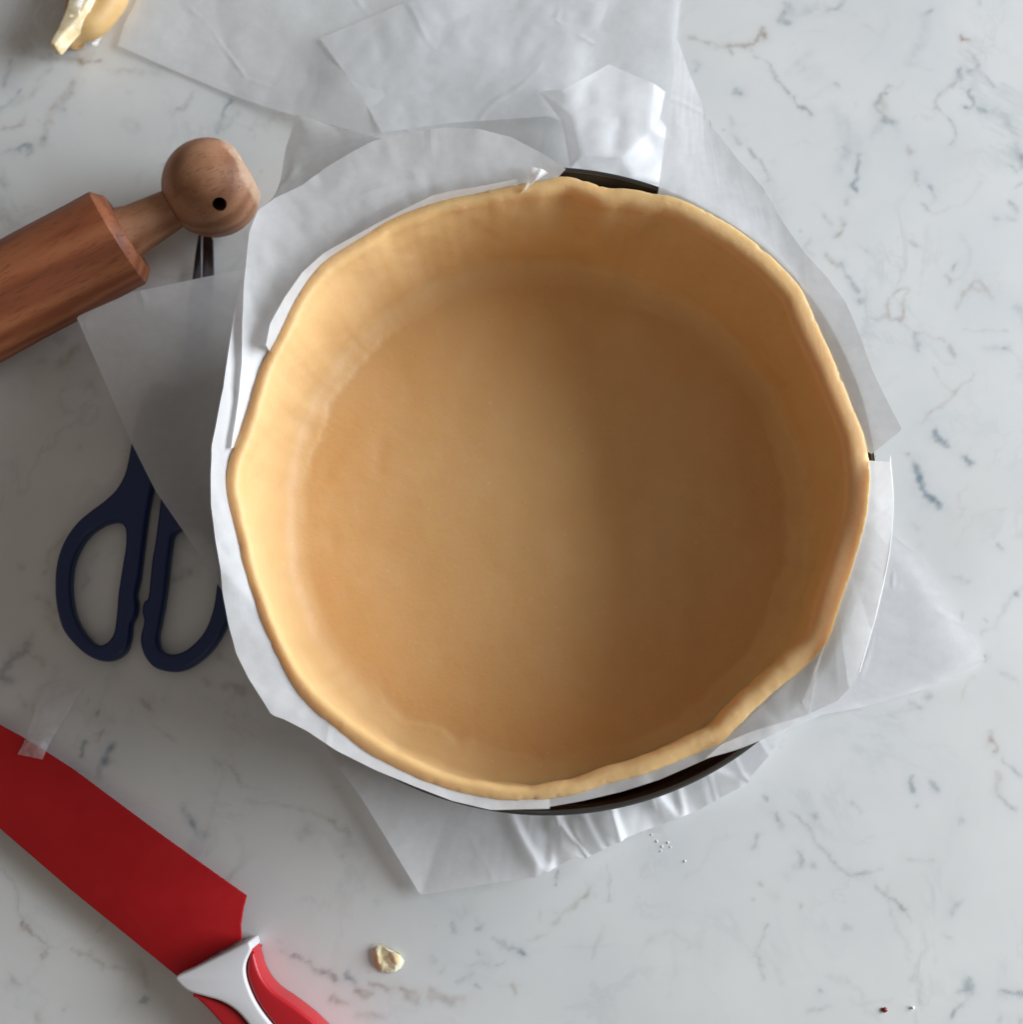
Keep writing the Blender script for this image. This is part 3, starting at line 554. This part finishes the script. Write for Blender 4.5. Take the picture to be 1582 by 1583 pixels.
# square sheet clamped under the tin, sticking out on all sides
OUT = [(118,490,1.9),(205,452,1.6),(300,432,1.1),(370,418,.9),(480,385,.8),(600,345,.6),(740,300,.5),(850,262,.5),(960,250,.5),(1060,262,.5),(1130,330,.4),(1200,450,.3),(1270,600,.3),(1330,730,.3),(1380,826,.35),(1425,862,.35),(1480,950,.3),(1524,1020,.3),
       (1440,1062,.15),(1340,1092,.15),(1270,1105,.2),(1215,1130,.35),(1185,1172,.9),(1150,1212,.8),(1080,1252,.25),(1010,1278,.3),(965,1296,.7),(950,1303,.9),(905,1325,.8),(892,1322,.3),(860,1340,.1),(828,1355,.5),(740,1368,.5),(650,1383,.45),(600,1300,.6),(560,1235,.6),(520,1180,.5),(470,1090,.4),
       (400,1000,.4),(335,900,1.25),(300,845,1.4),(262,790,1.3),(240,758,1.4),(205,688,1.5),(160,585,1.7)]
def build_base_sheet():
    n = 900; m = 46
    op = np.array([P(a, b, z) for a, b, z in OUT]); op = np.vstack([op, op[:1]])
    q = [];
    for a, b in zip(op[:-1], op[1:]):
        for t in np.linspace(0, 1, 20, endpoint=False): q.append(a*(1-t)+b*t)
    q = np.array(q); an = np.arctan2(q[:, 1], q[:, 0]); o_ = np.argsort(an); q = q[o_]; an = an[o_]
    th = np.linspace(-math.pi, math.pi, n, endpoint=False)
    ra = np.interp(th, an, np.hypot(q[:, 0], q[:, 1]), period=2*math.pi); za = np.interp(th, an, q[:, 2], period=2*math.pi)
    rb = tin_r(th, TR+.15); ra = np.maximum(ra, rb+.2); c, s = np.cos(th), np.sin(th)
    pl = .5*vn(c*28+50, s*28+50, 3) + .5*vn(c*60+50, s*60+50, 4)          # radial pleats
    pleat = np.sign(pl)*np.abs(pl)**.7
    # sharper gathered pleats at the front edge, photo x 840..1180
    PLE = [((855,1266),(905,1325),.025,.55),((948,1262),(958,1300),.022,.7),((785,1262),(845,1345),.028,.3),((1100,1215),(1150,1208),.05,.4),((1020,1250),(1045,1265),.04,.3),((900,1266),(930,1315),.03,.3)]
    V = []
    for j in range(m):
        t = j/(m-1); r = rb*(1-t)+ra*t; x, y = r*c, r*s
        lf = np.exp(-((np.abs(np.abs(th)-math.pi))/.55)**2); z = .16*(1-t)**2 + za*(t**1.1*(1-lf)+(t+.001)**.22*lf)
        k = np.clip((th+1.8)/.2, 0, 1)*np.clip((-.72-th)/.2, 0, 1)
        ridge = np.abs(vn(th*11+t*.8, th*0+2, 77)); ridge2 = np.clip(1-np.abs((th*9.5+.35*t) % 1.0-.5)*5, 0, 1)
        z = z + t**.7*(1-.3*t)*(pleat*(.008+.016*k)+k*(.08*ridge+.22*ridge2*(vn(th*9.5, th*0, 5) > -.2)))
        for (pa, pb, wd_, hh) in PLE:
            a1 = math.atan2(P(*pa, .3)[1], P(*pa, .3)[0]); a2 = math.atan2(P(*pb, .3)[1], P(*pb, .3)[0]); ac = a1*(1-t)+a2*t
            dd = (th-ac)/wd_; z = z + .8*hh*min(1, t*2.5+.25)*np.where(dd > 0, np.exp(-(dd*2.2)**2), np.exp(-(dd*.8)**2))
        z = z + .05*np.clip(t*3, 0, 1)*(.3+k)*np.abs(fbm(x*.5, y*.5, 90, 2))
        V.append(np.stack([x, y, np.maximum(z, .03)], 1))
    V = np.vstack(V); F = [(j*n+i, j*n+(i+1) % n, (j+1)*n+(i+1) % n, (j+1)*n+i) for j in range(m-1) for i in range(n)]
    # crumpled corner standing behind the tin
    fp = [(832,141,2.2),(873,130,2.9),(943,92,2.4),(1014,112,3.0),(1031,134,2.2),(1025,165,3.1),(1009,178,3.6),(1015,219,2.6),(1052,214,2.4),(1057,231,2.0),(1030,285,1.6),(870,187,2.3),(885,166,3.1),(882,255,2.4),(901,224,3.4),(906,248,2.6),(955,165,3.0),(965,225,3.4),(950,285,2.0),(870,285,1.6),(985,262,2.9)]
    tr = [(0,1,12),(0,12,11),(1,2,12),(12,2,16),(2,3,16),(16,3,6),(3,4,5),(3,5,6),(16,6,17),(6,7,17),(6,5,8),(6,8,7),(7,8,9),(12,16,14),(11,12,14),(11,14,13),(16,17,14),(14,17,15),(14,15,13),(13,15,18),(13,18,19),(15,17,18),(17,20,18),(17,7,20),(7,9,20),(20,9,10),(18,20,10)]
    bm = bmesh.new(); vs = [bm.verts.new(P(*p)) for p in fp]
    for t3 in tr: bm.faces.new([vs[i] for i in t3])
    bmesh.ops.subdivide_edges(bm, edges=bm.edges[:], cuts=7, use_grid_fill=True)
    bmesh.ops.smooth_vert(bm, verts=bm.verts, factor=.5, use_axis_x=False, use_axis_y=False, use_axis_z=True)
    bmesh.ops.smooth_vert(bm, verts=bm.verts, factor=.5, use_axis_x=False, use_axis_y=False, use_axis_z=True)
    bm.verts.index_update(); FV = np.array([v.co[:] for v in bm.verts]); FF = [tuple(v.index for v in f.verts) for f in bm.faces]; bm.free()
    FV[:, 2] = 2.1+(FV[:, 2]-2.1)*.42
    FV[:, 2] += .10*np.abs(fbm(FV[:, 0]*.8, FV[:, 1]*.8, 9, 2)) - .22*FV[:, 0]/3
    G = join((V, F), (FV, FF))
    o = mk('parchment_sheet', *G, m_veil, None, (0, 0, 0))
    tag(o, 'square parchment sheet clamped under the tin with its pleated corners sticking out on every side', 'parchment paper')
build_base_sheet()

# ------------------------------------------------------------------ rolling pin
def build_pin():
    zc = 2.17; A = np.array(P(0, 467, zc)); Bc = np.array(P(327, 291, zc)); E = np.array(P(197, 361, zc))
    d = (Bc-A); d /= np.linalg.norm(d); sE = float((E-A) @ d)-.0; sB = float((Bc-A) @ d)
    side = np.array([-d[1], d[0], 0]); up = np.array([0, 0, 1.])
    pin = thing('rolling_pin', tuple(E*[1, 1, 0]))
    tag(pin, 'reddish brown wooden rolling pin with turned round handle knob, beside the tin', 'rolling pin')
    def turned(name, prof, m, par, n=96, dirt=0):
        V = []; F = []; k = len(prof)
        for s_, r in prof:
            for i in range(n):
                a = 2*math.pi*i/n; V.append((s_, r*math.cos(a), r*math.sin(a)))
        for j in range(k-1):
            for i in range(n): F.append((j*n+i, (j+1)*n+i, (j+1)*n+(i+1) % n, j*n+(i+1) % n))
        me = bpy.data.meshes.new(name); me.from_pydata([(v[0]*CM, v[1]*CM, v[2]*CM) for v in V], [], F)
        bm = bmesh.new(); bm.from_mesh(me); bmesh.ops.remove_doubles(bm, verts=bm.verts, dist=1e-6); bmesh.ops.recalc_face_normals(bm, faces=bm.faces)
        for f in bm.faces: f.smooth = True
        for e in bm.edges:
            if len(e.link_faces) == 2 and e.calc_face_angle(0) > math.radians(28): e.smooth = False
        bm.to_mesh(me); bm.free(); me.materials.append(m)
        o = bpy.data.objects.new(name, me); COL.objects.link(o)
        M = Matrix(((d[0], side[0], 0, A[0]*CM), (d[1], side[1], 0, A[1]*CM), (0, 0, 1, zc*CM), (0, 0, 0, 1)))
        o.parent = par['o']; o.matrix_world = M; L = Matrix.Translation(-Vector([c*CM for c in par['_o']]))@M
        o.matrix_parent_inverse = Matrix.Identity(4); o.matrix_basis = L
        return o
    turned('barrel', [(-26, .001), (-26, 2.0), (-25.9, 2.12), (-25, 2.17)]+[(-25+i*(sE-.55+25)/30, 2.17+.008*math.sin(i*1.7)) for i in range(1, 31)]+[(sE-.42, 2.165), (sE-.38, 2.13), (sE-.04, 1.80), (sE, 1.76), (sE, 1.0), (sE, .001)], m_wood, pin)
    R = 2.10
    prof = [(sE-.4, .001), (sE-.4, 1.2), (sE+.05, 1.18), (sE+.5, 1.04), (sB-R*.93, .86)]
    for t in np.linspace(math.asin(.80/R), math.pi-math.acos(.80), 40): prof.append((sB-R*math.cos(t), R*math.sin(t)))
    prof += [(sB+R*.83, R*.5), (sB+R*.85, R*.25), (sB+R*.86, .001)]
    hd = turned('handle', prof[:5]+[(sB-R*.8, .6), (sB-R*.8, .001)], m_wood2, pin)
    mk_ = m_wood2.copy(); mk_.name = 'beech_knob_worn'; nt = mk_.node_tree; b_ = nt.nodes['Principled BSDF']; c0 = b_.inputs['Base Color'].links[0].from_socket
    co = obj_co(nt); sx = N(nt, 'ShaderNodeSeparateXYZ'); nt.links.new(co, sx.inputs[0])
    wr = mth(nt, 'ADD', mth(nt, 'MULTIPLY', mth(nt, 'SUBTRACT', sx.outputs[0], (sB+1.33)*CM), 160), mth(nt, 'MULTIPLY', noiseN(nt, 170, 5, .7, co), 1.25))
    nt.links.new(mixc(nt, ramp(nt, wr, [(.55, (0, 0, 0)), (.85, (.6, .6, .6))]), c0, (.66, .47, .33)), b_.inputs['Base Color'])
    kb = turned('knob', prof[4:], mk_, pin, 128)
    # bored cord hole, cut out for real
    hp = np.array(P(344, 325, zc+1.75)); v = hp-Bc; v = v/np.linalg.norm(v)
    me = bpy.data.meshes.new('cut'); bm = bmesh.new(); bmesh.ops.create_cone(bm, cap_ends=True, segments=32, radius1=.30*CM, radius2=.30*CM, depth=3.0*CM)
    rot = Vector((0, 0, 1)).rotation_difference(Vector(v)).to_matrix().to_4x4()
    bmesh.ops.transform(bm, matrix=Matrix.Translation(Vector((Bc+v*1.9)*CM))@rot, verts=bm.verts); bm.to_mesh(me); bm.free()
    me.materials.append(m_dark); ct = bpy.data.objects.new('cut', me); COL.objects.link(ct)
    kb.data.materials.append(m_dark)
    md = kb.modifiers.new('b', 'BOOLEAN'); md.object = ct; md.operation = 'DIFFERENCE'; md.solver = 'EXACT'
    bpy.context.view_layer.update(); dg = bpy.context.evaluated_depsgraph_get()
    nm = bpy.data.meshes.new_from_object(kb.evaluated_get(dg)); kb.modifiers.clear(); kb.data = nm; bpy.data.objects.remove(ct)
    # worn chips on the end
    for v_ in nm.vertices:
        s_ = v_.co.x/CM-sB
        if s_ > 1.3:
            q = max(0, fbm(v_.co.y/CM*1.6+3, v_.co.z/CM*1.6+s_, 5, 3)); v_.co.x -= .16*q*CM*min(1, (s_-1.3)/.3)
build_pin()

# ------------------------------------------------------------------ scissors
def build_scissors():
    z0, z1 = .06, .74; zz = .45
    s = thing('scissors', P(235, 800, 0)); tag(s, 'closed scissors with dark navy plastic handles lying left of the tin, half under parchment', 'scissors')
    T = lambda L: [(a*S, 700+b*S) for a, b in L]
    lo = T([(740,-150),(712,0),(700,60),(680,130),(640,200),(580,260),(500,320),(430,380),(370,460),(330,550),(310,650),(308,760),(320,860),(350,960),(410,1040),(480,1100),(560,1132),(630,1125),(690,1080),(715,1000),(722,930),(745,880),(752,820),(746,770),(765,680),(780,560),(800,400),(820,270),(840,180),(870,50),(900,-150),(930,-330),(860,-380),(790,-300)])
    lh = T([(640,380),(685,410),(690,500),(675,600),(650,760),(640,880),(625,980),(590,1030),(540,1045),(480,1000),(420,900),(395,780),(395,660),(420,560),(480,460),(560,400)])
    ro = T([(930,-330),(905,-100),(890,100),(880,235),(850,480),(830,600),(812,780),(790,810),(778,860),(787,920),(770,1000),(775,1060),(800,1120),(850,1170),(930,1190),(1010,1180),(1100,1125),(1180,1040),(1240,930),(1290,800),(1310,650),(1280,520),(1200,420),(1130,330),(1080,200),(1050,50),(1040,-100),(1030,-250),(1000,-360)])
    rh = T([(950,450),(935,520),(925,600),(905,780),(880,920),(865,1000),(880,1070),(940,1095),(1020,1070),(1110,980),(1160,860),(1180,740),(1190,640),(1160,520),(1080,440),(1000,420)])
    plate('handle', [px2(lo, zz), px2(lh, zz)], z0, z1, .22, m_navy, s, res=3)
    plate('handle', [px2(ro, zz), px2(rh, zz)], z0-.02, z1-.02, .22, m_navy, s, res=3)
    b1 = [(262,640),(280,560),(298,430),(302,395),(306,370),(309,352),(311,350),(311,430),(304,540),(298,640)]
    b2 = [(282,640),(300,540),(313,430),(314,370),(318,352),(330,372),(331,430),(322,530),(305,640)]
    plate('blade', [px2l(b1, .35)], .26, .40, .03, m_steel, s, res=1)
    plate('blade', [px2l(b2, .5)], .42, .56, .03, m_steel, s, res=1)
    x, y, _ = P(285, 600, .6); mk('pivot_screw', [(x+.35*math.cos(t)*r, y+.35*math.sin(t)*r, .58+h) for r, h in ((1, 0), (1, .12), (.8, .18), (0.001, .18)) for t in np.linspace(0, 2*math.pi, 20, endpoint=False)],
        [(j*20+i, j*20+(i+1) % 20, (j+1)*20+(i+1) % 20, (j+1)*20+i) for j in range(3) for i in range(20)], m_steel, s)
build_scissors()

# ------------------------------------------------------------------ knife
def build_knife():
    k = thing('kitchen_knife', P(330, 1480, 0)); tag(k, 'kitchen knife with broad red coated blade and white and red handle', 'knife')
    zb = .78
    bl = [(-150,1020),(0,1120),(35,1139),(110,1186),(180,1238),(250,1290),(320,1340),(382,1384),(377,1403),(373,1428),(374,1452),(330,1476),(275,1509),(200,1448),(110,1375),(0,1280),(-150,1155)]
    plate('blade', [px2l(bl, zb)], zb-.08, zb+.08, .05, m_red, k, res=1)
    L = px2
    wh = [(275,1507),(300,1495),(350,1470),(384,1453),(391,1459),(391,1467),(383,1485),(382,1503),(388,1525),(400,1550),(418,1575),(440,1600),(480,1650),(430,1650),(400,1600),(384,1577),(366,1558),(344,1545),(318,1537),(295,1530),(280,1518)]
    rr = [(392,1464),(397,1477),(402,1495),(411,1513),(427,1531),(450,1547),(474,1565),(497,1586),(555,1650),(484,1650),(443,1600),(421,1574),(403,1549),(391,1524),(385,1503),(386,1485)]
    rl = [(300,1534),(322,1540),(346,1549),(366,1561),(383,1580),(398,1602),(428,1650),(395,1650),(360,1600),(340,1576),(322,1556)]
    h = plate('handle', [L(wh, 1.3)], .06, 1.62, .12, m_white, k, res=4)
    hs = sub(h, k)
    plate('grip_inlay', [L(rr, 1.2)], .10, 1.52, .14, m_redgrip, hs, res=5)
    plate('grip_inlay', [L(rl, 1.2)], .10, 1.44, .12, m_redgrip, hs, res=5)
build_knife()
# clear scrap lying over the knife edge
o = mk('film_scrap', *loft([pz([(27,1166,.98),(48,1170,1.0),(66,1174,1.0)]), pz([(40,1140,.98),(58,1146,1.1),(76,1150,.9)]), pz([(50,1112,.6),(72,1112,.55),(95,1118,.45)]), pz([(68,1060,.12),(100,1052,.1),(130,1060,.08)])], 24, 40, .05, 2, 5), parchment('scrap_plastic', .62, .2, (.9, .88, .92), .25))
tag(o, 'small translucent scrap of film lying over the upper edge of the red blade', 'film scrap')

# ------------------------------------------------------------------ wrapped dough offcut, top left
off = thing('dough_offcut', P(150, -20, 0)); tag(off, 'yellow dough piece with pale pointed edge under clear film, top left corner', 'dough')
plate('dough_body', [px2([(97,60),(104,66),(120,57),(150,46),(176,20),(196,-20),(190,-100),(130,-110),(106,-20),(99,30)], 1.0)], .05, 1.5, .6, m_peel, off, res=5)
plate('cut_edge', [px2([(81,72),(86,77),(92,75),(106,58),(124,38),(140,14),(150,-5),(170,-60),(140,-60),(114,-6),(105,22),(94,48)], 1.5)], 1.0, 1.85, .12, m_crumb, off, res=4)
V, F = loft([pz([(-60,-60,.3),(30,-60,2.2),(110,-60,2.5),(220,-60,.5)]), pz([(-60,-10,.2),(30,-10,1.2),(100,0,2.2),(200,0,.4)]), pz([(-60,40,.2),(20,40,.8),(90,40,2.1),(165,40,.3)]), pz([(-60,82,.08),(20,86,.2),(85,92,.15),(140,96,.05)])], 120, 90, .16, .9, 15)
o = mk('cling_film', V, F, m_film); tag(o, 'crumpled clear cling film over the dough in the top left corner', 'cling film')

# ------------------------------------------------------------------ crumbs
def lump(name, px, py, rx, ry, h, m, seed, sub_=3, rough=.35, rotd=0):
    bm = bmesh.new(); bmesh.ops.create_icosphere(bm, subdivisions=sub_, radius=1)
    x, y, _ = P(px, py, 0); a = math.radians(rotd)
    V = []
    for v in bm.verts:
        n_ = 1+rough*noise.fractal(v.co*1.3+Vector((seed, 0, 0)), 1, 2, 4); c = v.co*n_
        u, w_ = c.x*rx, c.y*ry; V.append((x+u*math.cos(a)-w_*math.sin(a), y+u*math.sin(a)+w_*math.cos(a), max(.01, h*.45+c.z*h*.55)))
    F = [tuple(v.index for v in f.verts) for f in bm.faces]; bm.free()
    return mk(name, V, F, m)
V, F = loft([pz([(576,1466,.02),(578,1480,.02),(582,1494,.02),(588,1502,.02)]), pz([(580,1464,.22),(583,1480,.30),(587,1493,.26),(592,1502,.14)]), pz([(589,1459,.26),(592,1475,.16),(597,1490,.24),(602,1503,.16)]), pz([(598,1466,.22),(605,1474,.30),(609,1488,.36),(610,1503,.12)]), pz([(606,1469,.12),(614,1475,.30),(617,1486,.28),(616,1499,.10)]), pz([(610,1470,.02),(620,1478,.02),(625,1486,.02),(620,1497,.02)])], 40, 40, .06, 2.2, 3)
V[:, 2] += .02*fbm(V[:, 0]*7, V[:, 1]*7, 3, 3)*(V[:, 2] > .08); V[:, 2] = np.maximum(V[:, 2]*.7, .01)
B = V.copy(); B[:, 2] = .004
cr = mk('dough_crumb', *join((V, F), (B, F)), m_crumb)
tag(cr, 'cream coloured dough crumb lying alone on the marble below the tin', 'crumb')
tag(lump('red_speck', 1367, 1560, .11, .09, .1, m_speck, 8, 2, .5), 'tiny dark red speck on the marble at the lower right', 'speck')
tag(lump('white_grain', 1411, 1557, .07, .06, .1, m_salt, 9, 2, .3), 'tiny white grain beside the dark red speck at the lower right', 'grain')
CL = ['topmost crumb of the white sprinkle below the tin', 'white crumb just right of the topmost in the sprinkle below the tin', 'white crumb in the middle of the sprinkle below the tin', 'largest white crumb of the sprinkle, at its right side', 'white crumb touching the lower side of the largest one', 'lone white crumb lying apart below the rest of the sprinkle', 'smallest white crumb at the lower left of the sprinkle']
for i, (a, b, r) in enumerate([(1008,1290,.05),(1016,1300,.06),(1024,1308,.05),(1033,1302,.07),(1037,1309,.05),(1059,1331,.06),(1022,1315,.04)]):
    o = lump('flour_crumb', a, b, r*.6, r*.9, .04, m_salt, i*3.1, 1, .5)
    tag(o, CL[i], 'crumb', 'tiny white crumbs below the tin')
